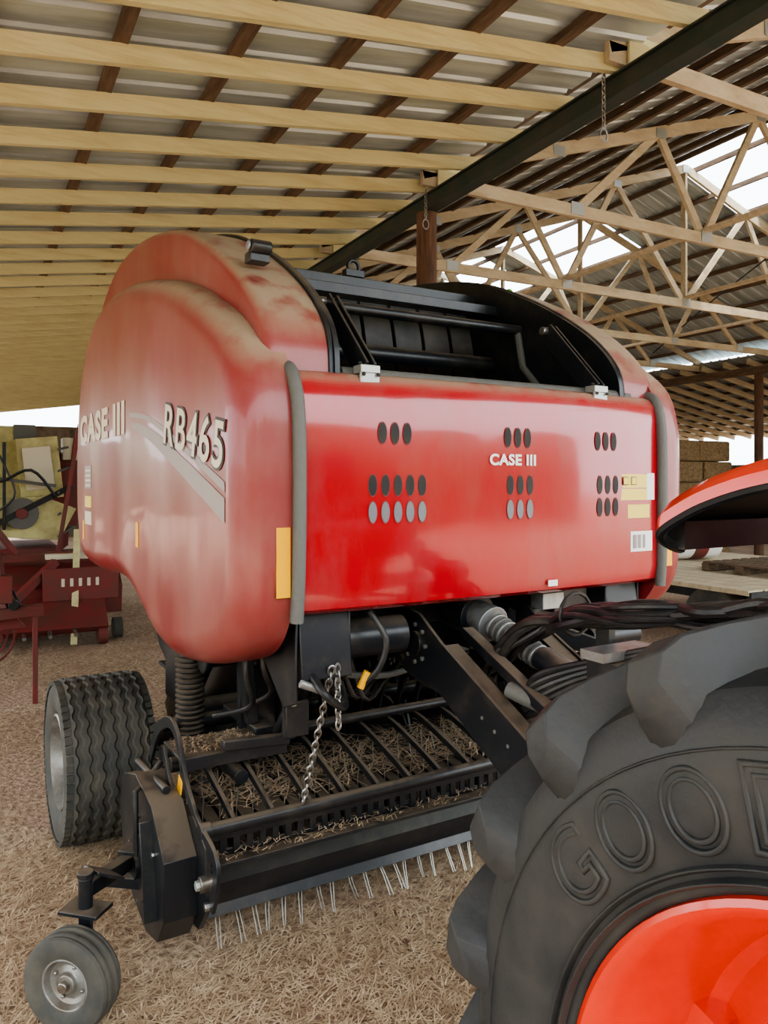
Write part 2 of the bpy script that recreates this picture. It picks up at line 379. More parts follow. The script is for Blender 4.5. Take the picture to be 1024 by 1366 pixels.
# chamber lower frame
mb = MB()
for s in (-1, 1):
    mb.prism([(.35,1.45),(.35,1.05),(.55,.80),(1.0,.72),(1.4,.5),(2.0,.5),(2.6,.75),(3.0,1.2),(3.1,1.6),(2.8,1.9),(.6,1.9)], s*.66, s*.69, 'black')
    mb.beam((s*.80,.28,1.3),(s*.80,2.8,1.32),.12,.14,'black')
    mb.beam((s*.82,1.0,1.3),(s*.82,1.75,.55),.10,.16,'black')
    mb.box((s*.78,.70,1.02),(.16,.04,.50),'black'); mb.beam((s*.86,.66,1.25),(s*.82,.66,.80),.05,.07,'black')
    mb.box((s*.90,1.40,.95),(.03,.45,.50),'black')
    mb.box((s*.76,.09,1.22),(.20,.015,.24),'black',Matrix.Rotation(R(-8),3,'X'))
    mb.prism([(.09,1.34),(.09,1.02),(.2,.98),(.42,1.15),(.42,1.34)], s*.865, s*.875, 'black')
    mb.prism([(.09,1.34),(.09,1.10),(.25,1.0),(.45,1.15),(.45,1.34)], s*.655, s*.665, 'black')
    mb.beam((s*.72,.5,.76),(s*1.0,.5,.78),.04,.04,'black'); mb.cyl((s*.74,.45,.78),(s*.74,.45,1.02),.028,'black')
    mb.cyl((s*.74,.43,.93),(s*.74,.40,.93),.02,'steel',n=6); mb.box((s*.72,.42,.86),(.10,.02,.14),'black')
    mb.box((s*.78,.78,.78),(.10,.40,.03),'black'); mb.cyl((s*.95,.85,1.05),(s*.78,.85,1.05),.05,'black'); mb.cyl((s*.97,.85,1.05),(s*.95,.85,1.05),.07,'black')
    for q in range(4): mb.cyl((s*.80,.675,.86+q*.09),(s*.80,.665,.86+q*.09),.012,'steel',n=6)
    mb.tube(cat([(s*.88,.5,1.25),(s*.92,.45,1.05),(s*.86,.55,.9),(s*.95,.75,.82)],False,5),.012,'hose')
    mb.tube(cat([(s*.84,.5,1.25),(s*.86,.42,1.08),(s*.80,.5,.95),(s*.85,.72,.85)],False,5),.012,'hose')
mb.cyl((-1.05,1.75,.405),(1.05,1.75,.405),.06,'black'); mb.box((0,1.75,.55),(1.6,.18,.16),'black')
mb.box((0,.42,1.27),(1.7,.14,.14),'black'); mb.cyl((-.64,.22,1.20),(-.36,.22,1.20),.075,'black'); mb.cyl((-.66,.22,1.20),(-.63,.22,1.20),.09,'black')
mb.cyl((.3,.25,1.22),(.75,.25,1.22),.06,'black')
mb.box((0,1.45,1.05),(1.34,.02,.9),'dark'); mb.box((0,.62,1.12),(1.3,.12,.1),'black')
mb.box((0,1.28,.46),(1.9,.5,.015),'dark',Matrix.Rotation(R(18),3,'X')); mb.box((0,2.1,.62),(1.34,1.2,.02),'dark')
for i in range(6): mb.box((-.6+i*.24,.5,1.2),(.02,.25,.3),'black')
mb.obj('lower_frame', baler, .006)
mb = MB()
prof = []
for i in range(20):
    z = .62+i*.023; prof += [(.055,z),(.064,z+.006),(.064,z+.013),(.048,z+.018)]
mb.lathe(prof,(-.98,.98,0),(0,0,1),'black',20); mb.cyl((-.98,.98,1.0),(-.98,.98,1.35),.045,'black'); mb.cyl((-.98,.98,.50),(-.98,.98,.64),.05,'seal')
mb.obj('ribbed_cylinder', baler)
mb = MB()
mb.tube(cat([(-.60,.10,1.05),(-.55,.06,1.12),(-.53,.05,1.22),(-.57,.1,1.32)],False,6),.012,'hose'); mb.cyl((-.61,.10,1.04),(-.585,.09,1.10),.014,'yellow')
mb.tube(cat([(-.82,.08,1.12),(-.80,.0,1.06),(-.7,.05,1.0),(-.66,.2,1.1)],False,6),.014,'hose')
mb.cyl((-.87,.06,1.10),(-.80,.05,1.07),.014,'rim')
mb.tube(cat([(-.66,.3,1.06),(-.3,.42,.98),(.0,.5,1.0),(.35,.45,1.08)],False,6),.014,'seal')
mb.tube(cat([(-.30,.3,1.1),(-.2,.36,.98),(-.08,.34,.92),(.0,.3,1.05)],False,6),.012,'hose')
for i in range(6): mb.tube(cat([(-.72+i*.04,.42,1.25),(-.7+i*.05,.36,1.02-.02*i),(-.55+i*.06,.5,.95),(-.4+i*.08,.7,1.0)],False,5),.010,'hose')
mb.obj('front_hoses', baler)
mb = MB(); a = Vector((-.75,.06,1.13)); b = Vector((-.76,.27,.60)); n = 22
for i in range(n):
    c = a.lerp(b, i/(n-1)); d = (b-a).normalized()
    rot = Vector((0,0,1)).rotation_difference(d).to_matrix() @ Matrix.Rotation(R(90*(i % 2)+20),3,'Z')
    mb.torus(c, .0115, .0036, 'steel', rot, 1.6)
for i in range(9):
    c = Vector((-.72,.07,1.13)).lerp(Vector((-.70,.10,.92)), i/8)
    mb.torus(c, .0115, .0036, 'steel', Matrix.Rotation(R(90*(i % 2)+10),3,'Z'), 1.6)
mb.obj('safety_chain', baler)
# ------------------------------------------------ pickup
mb = MB()
XL, XR = -1.13, 1.13
mb.cyl((XL,.31,.55),(XR,.31,.55),.025,'black',n=18)
mb.cyl((XL-.02,.31,.55),(XL+.02,.31,.55),.032,'black',n=18)
mb.beam((XL,.345,.50),(XR,.345,.50),.012,.02,'black'); mb.beam((XL,.36,.435),(XR,.36,.435),.012,.02,'black')
x = XL+.03
while x < XR:
    mb.box((x,.352,.468),(.026,.012,.07),'black'); x += .052
prof = [(.27,.435),(.34,.43),(.385,.40),(.36,.33),(.40,.235),(.385,.20),(.365,.20),(.385,.235),(.345,.33),(.365,.395),(.33,.415),(.27,.42)]
mb.prism(prof, XL, XR, 'black')
mb.obj('wind_guard', baler, .002)
mb = MB()
x = XL+.12
while x < XR-.05:
    pts = cat([(x,.33,.545),(x,.50,.60),(x,.75,.66),(x,.95,.66),(x,1.12,.58)],False,5)
    mb.flatbar(pts,.028,.018,'black'); x += .155
mb.cyl((XL,.72,.72),(XR,.72,.72),.022,'black'); mb.cyl((XL,.98,.74),(XR,.98,.74),.03,'black')
mb.obj('guard_rods', baler, .002)
mb = MB()
x = XL+.05; i = 0
while x < XR-.03:
    pts = cat([(x,.43,.20),(x,.42,.32),(x,.50,.43),(x,.64,.47),(x,.80,.46),(x,1.05,.42)],False,5)
    mb.flatbar(pts,.006,.052,'black')
    xx = x+.035
    j = random.uniform(-.022,.022); dz = random.uniform(-.02,.02)
    mb.tube(cat([(xx,.56,.28),(xx,.47,.22),(xx+j,.415,.14),(xx+j*1.5,.375,.085+dz)],False,4),.0024,'tine',6)
    mb.tube(cat([(xx+.02,.56,.28),(xx+.02,.48,.21),(xx+.02+j,.43,.13),(xx+.02+j*1.8,.39,.075+dz)],False,4),.0024,'tine',6)
    mb.tube(cat([(xx,.58,.40),(xx,.60,.48),(xx,.58,.56)],False,3),.003,'tine',6)
    mb.tube(cat([(xx,.78,.40),(xx,.82,.48),(xx,.83,.56)],False,3),.003,'tine',6)
    x += .07
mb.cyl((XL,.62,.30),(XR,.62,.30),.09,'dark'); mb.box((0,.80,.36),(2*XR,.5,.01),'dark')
mb.obj('pickup_tines', baler)
mb = MB(); mb.cyl((-.95,1.15,.72),(.95,1.15,.72),.07,'black')
for i in range(19):
    x = -.63+i*.07; ph = i*.35
    poly = []
    for q in range(24):
        t = 2*math.pi*q/24; r = .11 if q % 8 else .27
        if q % 8 == 1: r = .19
        poly.append((1.15+r*math.cos(t+ph), .72+r*math.sin(t+ph)))
    mb.prism(poly, x-.006, x+.006, 'black')
for s in (-1, 1):
    for q in range(14):
        t0 = q*.55; a0 = Vector((s*(.70+q*.025), 1.0, .60)); a1 = Vector((s*(.70+(q+1)*.025), 1.0, .60))
        v = []
        for aa, tt in ((a0, t0), (a1, t0+.55)):
            for rr in (.05, .17): v.append(aa+Vector((0, rr*math.cos(tt), rr*math.sin(tt))))
        mb.add(v + [p+Vector((.006,0,0)) for p in v], [(0,1,3,2),(4,6,7,5),(0,2,6,4),(1,5,7,3)], 'black')
    mb.cyl((s*.68,1.0,.60),(s*1.1,1.0,.60),.05,'black')
for i in range(12):
    x = -.6+i*.11; mb.flatbar(cat([(x,.62,.98),(x,.78,.90),(x,.88,.78),(x,.92,.66)],False,5),.03,.012,'black')
mb.obj('feed_rotor', baler)
mb = MB()
for s in (-1, 1):
    mb.prism([(.33,.46),(.33,.25),(.42,.14),(.58,.10),(.80,.14),(.97,.28),(1.02,.45),(.95,.58),(.75,.64),(.5,.60)], s*1.15, s*1.27, 'black')
    mb.prism([(.24,.52),(.24,.30),(.32,.20),(.5,.17),(.62,.3),(.55,.52),(.38,.58)], s*1.13, s*1.15, 'black')
    mb.cyl((s*1.14,.62,.34),(s*1.295,.62,.34),.13,'black',n=28); mb.cyl((s*1.29,.62,.34),(s*1.31,.62,.34),.05,'black')
    mb.flatbar(cat([(s*1.14,1.02,.60),(s*1.14,.90,.75),(s*1.14,.74,.83),(s*1.14,.62,.81),(s*1.14,.50,.66),(s*1.14,.34,.56),(s*1.14,.17,.52),(s*1.14,.15,.44),(s*1.14,.20,.33)],False,3),.045,.014,'black')
    mb.flatbar([(s*1.17,.70,.74),(s*1.17,.52,.50),(s*1.17,.40,.34)],.04,.012,'black')
    mb.cyl((s*1.12,.24,.40),(s*1.17,.24,.40),.028,'steel',n=12); mb.cyl((s*1.17,.24,.40),(s*1.185,.24,.40),.018,'gal',n=6)
    mb.cyl((s*1.12,.22,.33),(s*1.16,.22,.33),.015,'steel',n=6)
    mb.tube([(s*1.16,.78,.66),(s*1.22,.76,.60),(s*1.30,.62,.62),(s*1.30,.60,.40)],.012,'black')
    mb.cyl((s*1.20,1.0,.60),(s*1.20,.55,.63),.016,'black')
    mb.beam((s*1.29,.50,.55),(s*1.29,.42,.22),.014,.05,'black',up=(1,0,0))
    for q in range(5):
        t=q*1.256; mb.cyl((s*1.27,.62+.2*math.cos(t),.34+.17*math.sin(t)),(s*1.28,.62+.2*math.cos(t),.34+.17*math.sin(t)),.012,'steel',n=6)
mb.box((-.93,.66,.735),(.44,.24,.012),'black'); mb.box((.93,.66,.735),(.44,.24,.012),'black')
mb.box((-.93,.54,.715),(.44,.012,.05),'black')
mb.box((-1.148,.56,.62),(.004,.05,.10),'yellow',Matrix.Rotation(R(20),3,'X'))
mb.cyl((-1.14,.72,.66),(-.7,.72,.66),.03,'black')
mb.cyl((-.74,.45,.9),(-.74,.60,.74),.02,'black'); mb.cyl((-.9,.95,.62),(-.9,.55,.62),.03,'black')
mb.obj('pickup_end_housing', baler, .004)
def gauge(s):
    mb = MB()
    c = Vector((s*1.57,.33,.160)); ax = Vector((s*.72,-.70,0)).normalized()
    prof = [(.085,-.040),(.10,-.048),(.135,-.052),(.152,-.046),(.158,-.036),(.152,-.030),(.159,-.024),(.160,-.012),(.153,-.006),(.153,.006),(.160,.012),(.159,.024),(.152,.030),(.158,.036),(.152,.046),(.135,.052),(.10,.048),(.085,.040)]
    mb.lathe(prof, c, ax, 'tire', 40)
    mb.lathe([(.088,.040),(.080,.042),(.070,.020),(.055,.012),(.035,.020),(.030,.035),(.001,.038)], c, ax, 'rim', 32)
    mb.lathe([(.088,-.040),(.070,-.020),(.001,-.02)], c, ax, 'rim', 32)
    mb.cyl(c+ax*.03, c+ax*.055, .018, 'steel', n=12)
    for q in range(4):
        t=q*math.pi/2+.4; B=ax.cross(Vector((0,0,1))); p=c+ax*.014+B*.055*math.cos(t)+Vector((0,0,.055*math.sin(t))); mb.cyl(p,p+ax*.01,.007,'steel',n=6)
    inn = c-ax*.075
    mb.cyl(c-ax*.02, inn-ax*.01, .014, 'steel', n=10)
    mb.beam(inn, inn+Vector((0,.02,.17)), .05,.014,'black',up=ax)
    k = inn+Vector((0,.02,.17))
    mb.box(k+Vector((0,0,.012)),(.15,.10,.014),'black',Matrix.Rotation(R(45*s),3,'Z'))
    mb.cyl(k, k+Vector((0,0,.12)), .024, 'black'); mb.cyl(k+Vector((0,0,.12)), k+Vector((0,0,.14)), .028,'black')
    mb.beam(k+Vector((0,0,.08)), (s*1.33,.62,.36), .05,.05,'black')
    mb.beam(k+Vector((-.02*s,.02,.13)), (s*1.40,.46,.40), .09,.012,'black')
    mb.beam((s*1.33,.62,.36),(s*1.26,.70,.36),.08,.08,'black')
    mb.beam((s*1.40,.70,.28),(s*1.28,.60,.28),.04,.04,'black')
    mb.obj('gauge_wheel', baler, .003)
gauge(-1); gauge(1)
def bwheel(s):
    mb = MB(); c = (s*1.225,1.75,.405); ax = (s,0,0)
    w = .195
    prof = [(.225,-w+.02),(.26,-w-.002),(.32,-w-.015),(.37,-w-.005),(.39,-w+.02)]
    gx = [-.145,-.087,-.029,.029,.087,.145]
    for g in gx:
        prof += [(.403,g-.017),(.393,g-.009),(.393,g+.009),(.403,g+.017)]
    prof += [(.39,w-.02),(.37,w+.005),(.32,w+.015),(.26,w+.002),(.225,w-.02)]
    def wob(i, j):
        return (.006 if i % 4 < 2 else -.006) if 5 <= j < len(prof)-5 else 0
    mb.lathe(prof, c, ax, 'tire', 120, wob)
    for i in range(60):
        t = 2*math.pi*i/60
        for sx in (-1, 1):
            p = Vector(c) + Vector((sx*.192, .383*math.cos(t), .383*math.sin(t)))
            mb.box(p,(.03,.022,.03),'tire',Matrix.Rotation(t,3,'X'))
    mb.lathe([(.225,.18),(.232,.19),(.222,.195),(.205,.16),(.195,.10),(.17,.08),(.10,.11),(.09,.12),(.085,.15),(.001,.155)], c, ax, 'rim', 48)
    mb.lathe([(.225,-.18),(.205,-.16),(.001,-.1)], c, ax, 'rim', 48)
    for q in range(6):
        t = q*math.pi/3; p = Vector(c)+Vector((s*.10,.13*math.cos(t),.13*math.sin(t))); mb.cyl(p,p+Vector((s*.02,0,0)),.012,'steel',n=6)
    mb.obj('main_wheel', baler, ang=40)
bwheel(-1); bwheel(1)
mb = MB()
for s in (-1, 1):
    mb.prism([(.42,1.30),(.20,1.27),(.05,1.18),(-.45,.94),(-1.35,.66),(-1.35,.54),(-.40,.74),(.05,.98),(.30,1.02),(.42,1.08)], s*.27, s*.285, 'black')
    mb.prism([(.05,1.17),(-.45,.925),(-1.35,.66),(-1.35,.64),(-.45,.90),(.05,1.15)], s*.20, s*.28, 'black')
    for q in range(8):
        t=q*math.pi/4; mb.cyl((s*.285,.22+.075*math.cos(t),1.15+.075*math.sin(t)),(s*.297,.22+.075*math.cos(t),1.15+.075*math.sin(t)),.010,'seal',n=6)
    mb.cyl((s*.28,.22,1.15),(s*.30,.22,1.15),.05,'black')
    for q in range(3): mb.cyl((s*.285,-.35+q*.07,.90+q*.03),(s*.290,-.35+q*.07,.90+q*.03),.008,'seal',n=8)
mb.box((0,-1.3,.60),(.56,.12,.10),'black'); mb.box((0,-1.48,.56),(.12,.34,.06),'black'); mb.cyl((0,-1.6,.50),(0,-1.6,.64),.04,'steel')
mb.box((0,-.3,.82),(.56,.4,.02),'black',Matrix.Rotation(R(26),3,'X'))
mb.obj('drawbar', baler, .004)
mb = MB()
mb.cyl((0,.45,1.27),(0,.18,1.24),.09,'black'); mb.cyl((0,.20,1.25),(0,.08,1.22),.06,'rim',r2=.075)
for i in range(9): p=Vector((0,.06-i*.03,1.215-i*.009)); mb.cyl(p,p+Vector((0,-.014,-.004)),.056-i*.001,'seal' if i%2 else 'rim',n=24)
mb.cyl((0,-.2,1.14),(0,-.9,.93),.045,'black',n=24); mb.cyl((0,-.9,.93),(0,-1.55,.76),.038,'black',n=24)
mb.cyl((0,-1.5,.78),(0,-1.62,.75),.07,'black')
mb.beam((-.12,.1,1.20),(-.18,-.45,1.02),.05,.04,'black'); mb.cyl((-.2,-.25,1.06),(-.12,-.5,1.0),.03,'seal')
mb.box((-.10,-.42,1.03),(.14,.08,.04),'rim'); mb.cyl((.12,-.1,1.12),(.12,-.5,1.02),.03,'rim'); mb.cyl((.12,-.5,1.02),(.12,-.9,.90),.016,'steel')
mb.box((.33,.12,1.29),(.12,.08,.07),'rim'); mb.box((.5,.2,1.28),(.2,.1,.12),'black')
mb.beam((.25,.3,1.2),(.6,.0,1.05),.04,.08,'black'); mb.beam((.75,.2,1.3),(.75,.0,.9),.05,.05,'black'); mb.cyl((.55,.1,1.1),(.85,.1,1.1),.05,'black')
mb.obj('pto_shaft', baler, .003)
mb = MB()
for i in range(14):
    j = lambda a: random.uniform(-a, a)
    pts = [(-.04+j(.06),.10,1.0+j(.05)),(-.09+j(.06),-.04+j(.03),1.11+j(.04)),(-.06+j(.07),-.2+j(.04),1.25+j(.04)),(-.03+j(.08),-.42,1.33+j(.035)),(.0+j(.08),-.68,1.375+j(.035)),(.05+j(.09),-.92,1.39+j(.035)),(.1+j(.1),-1.15,1.42+j(.04)),(.1+j(.12),-1.5,1.28+j(.05)),(.1+j(.12),-1.95,1.1+j(.05))]
    mb.tube(cat(pts,False,6),random.choice([.011,.014,.017]),'hose',8)
for i in range(6):
    mb.tube(cat([(-.06+i*.02,.0,1.0),(-.13,-.16-i*.02,.93+i*.01),(-.16,-.34,.99+i*.025),(-.08,-.52,1.12+i*.015),(.02,-.85,1.25+i*.01),(.2,-1.2,1.30)],False,6),.012,'hose',8)
mb.beam((.02,-.50,1.10),(.02,-.50,1.34),.03,.06,'black'); mb.box((-.02,-.60,1.24),(.26,.10,.03),'rim'); mb.box((.0,-.62,1.16),(.24,.14,.12),'black')
mb.torus((-.02,-.40,1.335),.075,.007,'hose',Matrix.Identity(3))
mb.obj('hydraulic_hoses', baler)

# ================================================================= TRACTOR
tractor = empty('tractor', BLOC, R(3))
TC = Vector((-.905,-1.987,.832)); HW = .225
mb = MB()
carc = [(.485,-HW+.035),(.50,-HW+.005),(.56,-HW-.012),(.64,-HW-.016),(.70,-HW-.006),(.74,-HW+.02),(.757,-HW+.06),(.767,-.08),(.769,0),(.767,.08),(.757,HW-.06),(.74,HW-.02),(.70,HW+.006),(.64,HW+.016),(.56,HW+.012),(.50,HW-.005),(.485,HW-.035)]
mb.lathe(carc, TC, (-1,0,0), 'tire2', 96)
for rr, w_ in ((.515,.004),(.532,.003),(.672,.003)):
    mb.lathe([(rr-.005,HW+.003),(rr,HW+.016+w_*.5),(rr+.005,HW+.003)], TC, (-1,0,0), 'tire2', 96)
NL = 19
stations = [(-.02,.825,.74,0.0,.026),(.05,.826,.74,-.06,.026),(.11,.825,.74,-.125,.027),(.17,.823,.73,-.195,.029),(.215,.818,.70,-.25,.034),(.242,.802,.67,-.28,.040),(.252,.765,.64,-.295,.042),(.249,.725,.63,-.302,.034),(.238,.690,.62,-.305,.016)]
for side in (-1, 1):
    for q in range(NL):
        base = 2*math.pi*(q + (.5 if side > 0 else 0.3))/NL
        vs = []
        for (x, rt, rb, dphi, hwid) in stations:
            xx = TC.x + side*x
            xb = TC.x + side*max(min(x, .20), -.02)
            for rr, xq, wf in ((rb, xb, 1.9), (rt, xx, 1.0)):
                for sg in (-1, 1):
                    ph = base + dphi + sg*hwid*wf
                    vs.append((xq, TC.y + rr*math.cos(ph), TC.z + rr*math.sin(ph)))
        fs = [(0,1,3,2)]
        for i in range(len(stations)-1):
            o = i*4; p = o+4
            fs += [(o, o+2, p+2, p), (o+2, o+3, p+3, p+2), (o+3, o+1, p+1, p+3), (o+1, o, p, p+1)]
        o = (len(stations)-1)*4; fs.append((o, o+2, o+3, o+1)); mb.add(vs, fs, 'tire2')
mb.obj('rear_tire', tractor, .004, ang=32)
mb = MB()
mb.lathe([(.485,HW-.035),(.497,HW-.012),(.495,HW-.002),(.486,HW+.002),(.474,HW-.008),(.462,HW-.035),(.452,HW-.06),(.44,HW-.085),(.425,HW-.13),(.42,.02),(.40,.0),(.36,.015),(.30,.05),(.22,.075),(.15,.08),(.14,.11),(.001,.115)], TC, (-1,0,0), 'orange', 96)
mb.lathe([(.485,-HW+.035),(.495,-HW),(.46,-HW+.03),(.42,-.05),(.40,-.02)], TC, (-1,0,0), 'orange', 96)
for q in range(8):
    t = q*math.pi/4+.3
    p = TC+Vector((-.045,.335*math.cos(t),.335*math.sin(t))); mb.cyl(p+Vector((.04,0,0)),p+Vector((-.02,0,0)),.028,'orange',n=14); mb.cyl(p,p+Vector((-.03,0,0)),.014,'steel',n=6)
    p = TC+Vector((-.02,.40*math.cos(t),.40*math.sin(t))); mb.box(p,(.07,.05,.06),'orange',Matrix.Rotation(t,3,'X'))
    p = TC+Vector((-.085,.18*math.cos(t),.18*math.sin(t))); mb.cyl(p,p+Vector((-.03,0,0)),.015,'steel',n=6)
mb.obj('rear_rim', tractor)
for ch, ang in (('G',39.5),('O',52.0),('O',64.8),('D',77.5),('Y',90),('E',102),('A',114),('R',126)):
    t = R(ang); rad = Vector((0, math.cos(t), math.sin(t))); tan = Vector((0, -math.sin(t), math.cos(t)))
    ex = tan; w = .106; h = .112
    org = TC + Vector((-HW-.0135,0,0)) + rad*(.602-h/2) - ex*(w/2)
    fit_text('sidewall_letter', ch, w, h, org, ex, rad, 'tire2', tractor, outline=.03)
# fender
mb = MB()
prof_f = [(-1.555,1.725),(-1.565,1.750),(-1.60,1.775),(-1.66,1.803),(-1.75,1.828),(-1.9,1.85),(-2.1,1.86),(-2.35,1.82),(-2.6,1.70),(-2.8,1.45),(-2.9,1.2)]
up = cat(prof_f, False, 6)
xs = [(-1.02,-.030),(-1.018,-.012),(-1.0,.006),(-.96,.014),(-.88,.016),(-.7,.016),(-.5,.008)]
n = len(up)
def tipx(x, i): f = max(0, 1-i/9); return x + (f**2*.07 if x < -.9 else 0)
vs = [(tipx(x, i), p.x, p.y+dz) for x, dz in xs for i, p in enumerate(up)]
mb.add(vs, [(a*n+i, (a+1)*n+i, (a+1)*n+i+1, a*n+i+1) for a in range(len(xs)-1) for i in range(n-1)], 'orange')
vs = [(tipx(x, i), p.x, p.y-d) for x, d in ((-1.015,.030),(-.99,.014),(-.5,.014)) for i, p in enumerate(up)]
mb.add(vs, [(a*n+i, (a+1)*n+i, (a+1)*n+i+1, a*n+i+1) for a in range(2) for i in range(n-1)], 'black')
mb.tube([(tipx(-1.01, i), p.x, p.y-.032) for i, p in enumerate(up)], .009, 'black', 8)
mb.beam((-.96,-1.562,1.715),(-.5,-1.562,1.715),.03,.045,'black')
mb.obj('fender', tractor)
mb = MB()
mb.cyl((-.8,-1.987,.825),(.8,-1.987,.825),.11,'black'); mb.box((0,-2.5,.95),(.5,1.3,.5),'black'); mb.box((0,-1.9,.62),(.12,.5,.05),'black')
mb.box((0,-2.3,1.35),(.9,.8,.3),'orange'); mb.box((-.47,-2.2,1.55),(.06,.9,.55),'orange'); mb.box((.47,-2.2,1.55),(.06,.9,.55),'orange')
mb.box((0,-2.3,1.6),(.5,.5,.12),'dark'); mb.box((0,-2.55,1.85),(.5,.1,.5),'dark')
mb.obj('rear_axle_body', tractor, .02)

# ================================================================= BARN
XB = 3.57; XR2 = 15.0; XM = (XB+XR2)/2; Y0, Y1 = -1.0, 27.0
XL0, XR3 = -5.0, 21.5
def zl(X): return 3.90 + .145*X
ZE = zl(XB)
def zm(X): return 4.54 + .333*(min(X, 2*XM-X)-XB)
def zr(X): return ZE - .185*(X-XR2)
mb = MB()
y = 4.12-.56*9
while y < Y1:
    o = random.uniform(-.02,.02); dz = random.uniform(-.008,.008)
    mb.beam((XL0,y+o,zl(XL0)+dz),(XB+.12,y-o,zl(XB+.12)),.04,.105,'pine')
    y += .56
mb.obj('roof_rafters_near', None)
mb = MB(); y = Y0+.1
while y < Y1:
    mb.beam((XR2-.1,y,zr(XR2-.1)),(XR3,y,zr(XR3)),.05,.13,'pinetruss'); y += .6
mb.obj('roof_rafters_far', None)
mb = MB()
x = .06-.6*8
while x < XB: mb.beam((x,Y0,zl(x)+.075),(x,Y1,zl(x)+.075),.07,.045,'oldwood'); x += .6
x = XB+.35
while x < XR2: mb.beam((x,Y0,zm(x)+.09),(x,Y1,zm(x)+.09),.04,.07,'oldwood'); x += .62
x = XR2+.4
while x < XR3: mb.beam((x,Y0,zr(x)+.09),(x,Y1,zr(x)+.09),.08,.05,'oldwood'); x += .6
mb.obj('roof_purlins', None, ang=0)
def sheet(mb, X0, X1, zf, ya, yb):
    ys = []; y = ya
    while y < yb - 1e-6:
        e = min(y+.24, yb); ys += [(y,0),(y+.035,0),(min(y+.05,e),.022),(min(y+.075,e),.022),(min(y+.09,e),0)]; y += .24
    ys.append((yb,0))
    vs = [(X0,a,zf(X0)+b) for a,b in ys] + [(X1,a,zf(X1)+b) for a,b in ys]; n = len(ys)
    mb.add(vs, [(i,i+1,n+i+1,n+i) for i in range(n-1)], 'sheet')
mb = MB()
sheet(mb, XL0-.2, XB+.1, lambda X: zl(X)+.105, Y0-.2, Y1+.2)
fz = lambda X: zm(X)+.135
sheet(mb, XB-.1, XM, fz, Y0-.2, Y1+.2); sheet(mb, 10.9, XR2+.1, fz, Y0-.2, Y1+.2)
for a, b in ((Y0-.2,5.8),(8.2,10.2),(12.7,13.3),(15.8,Y1+.2)): sheet(mb, XM, 10.9, fz, a, b)
sheet(mb, XR2-.1, XR3+.3, lambda X: zr(X)+.125, Y0-.2, Y1+.2)
mb.obj('ceiling', None, ang=0, recalc=False)
mb = MB()
zz = ZE-.065
mb.beam((XB,Y0,zz-.01),(XB,Y1,zz-.01),.12,.012,'beam'); mb.beam((XB,Y0,zz-.14),(XB,Y1,zz-.14),.12,.012,'beam'); mb.beam((XB-.02,Y0,zz-.075),(XB-.02,Y1,zz-.075),.02,.12,'beam')
mb.obj('steel_beam', None)
mb = MB(); mb.beam((XR2,Y0,4.23),(XR2,Y1,4.23),.12,.16,'oldwood'); mb.obj('eave_beam', None)
def post(x, y, h, r=.10):
    mb = MB(); mb.cyl((x,y,-.02),(x,y,h),r,'post',r2=r*.92,n=16); mb.beam((x,y,h-.6),(x+.05,y,h-.6),.02,.06,'gal'); mb.obj('wooden_post', None)
for y in (5.9, 12.5, 19, 25.5): post(XB, y, zz-.15)
for y in (-.5, 5.2, 10.9, 16.5, 22): post(XR2, y, 4.14)
for y in (2, 8, 14, 20, 26): post(XL0+.1, y, zl(XL0)-.07); post(XR3-.35, y, zr(XR3-.35)-.07)
ty = 1.3
while ty < Y1:
    mb = MB()
    zb = 4.44
    mb.beam((XB-.15,ty,zb),(XR2+.15,ty,zb),.045,.12,'pinetruss')
    mb.beam((XB-.15,ty,zm(XB-.15)),(XM,ty,zm(XM)),.045,.12,'pinetruss'); mb.beam((XR2+.15,ty,zm(XR2+.15)),(XM,ty,zm(XM)),.045,.12,'pinetruss')
    S = XR2-XB
    bn = [0, .14, .30, .5, .70, .86, 1]; tn = [.12, .24, .38, .5, .62, .76, .88]
    pairs = [(1,1),(2,1),(2,2),(3,2),(3,3),(3,4),(4,4),(4,5),(5,5)]
    for a, b in pairs:
        xb = XB+S*bn[a]; xt = XB+S*tn[b]; mb.beam((xb,ty+.02,zb),(xt,ty+.02,zm(xt)),.04,.085,'pinetruss')
    for f in bn[1:-1]: mb.box((XB+S*f,ty-.028,zb+.02),(.16,.004,.12),'gal')
    for f in tn: xx = XB+S*f; mb.box((xx,ty-.028,zm(xx)-.02),(.14,.004,.10),'gal')
    mb.box((XB+.12,ty-.035,zb+.03),(.25,.018,.20),'pine')
    mb.obj('roof_truss', None); ty += 2.22
mb = MB()
for f in (.3,.5,.7): x = XB+S*f; mb.beam((x,Y0,4.53),(x,Y1,4.53),.09,.04,'pinetruss')
mb.tube(cat([(5,2,4.9),(7,4,4.75),(9,6,4.9),(11,9,4.8),(13,12,4.6)],False,8),.012,'dark')
mb.obj('truss_bracing', None)
for cy, ln in ((3.6,.38),(5.75,.30)):
    mb = MB()
    for i in range(int(ln/.028)):
        mb.torus((XB-.10,cy,4.36-i*.028),.012,.004,'steel',Matrix.Rotation(R(90*(i%2)),3,'Z'),1.5)
    mb.torus((XB-.10,cy,4.36-ln-.01),.03,.005,'steel',Matrix.Identity(3),1.4)
    mb.obj('hanging_chain', None)
mb = MB(); mb.box((8,12,-.05),(110,110,.1),'hay'); fl = mb.obj('floor', None, ang=0)
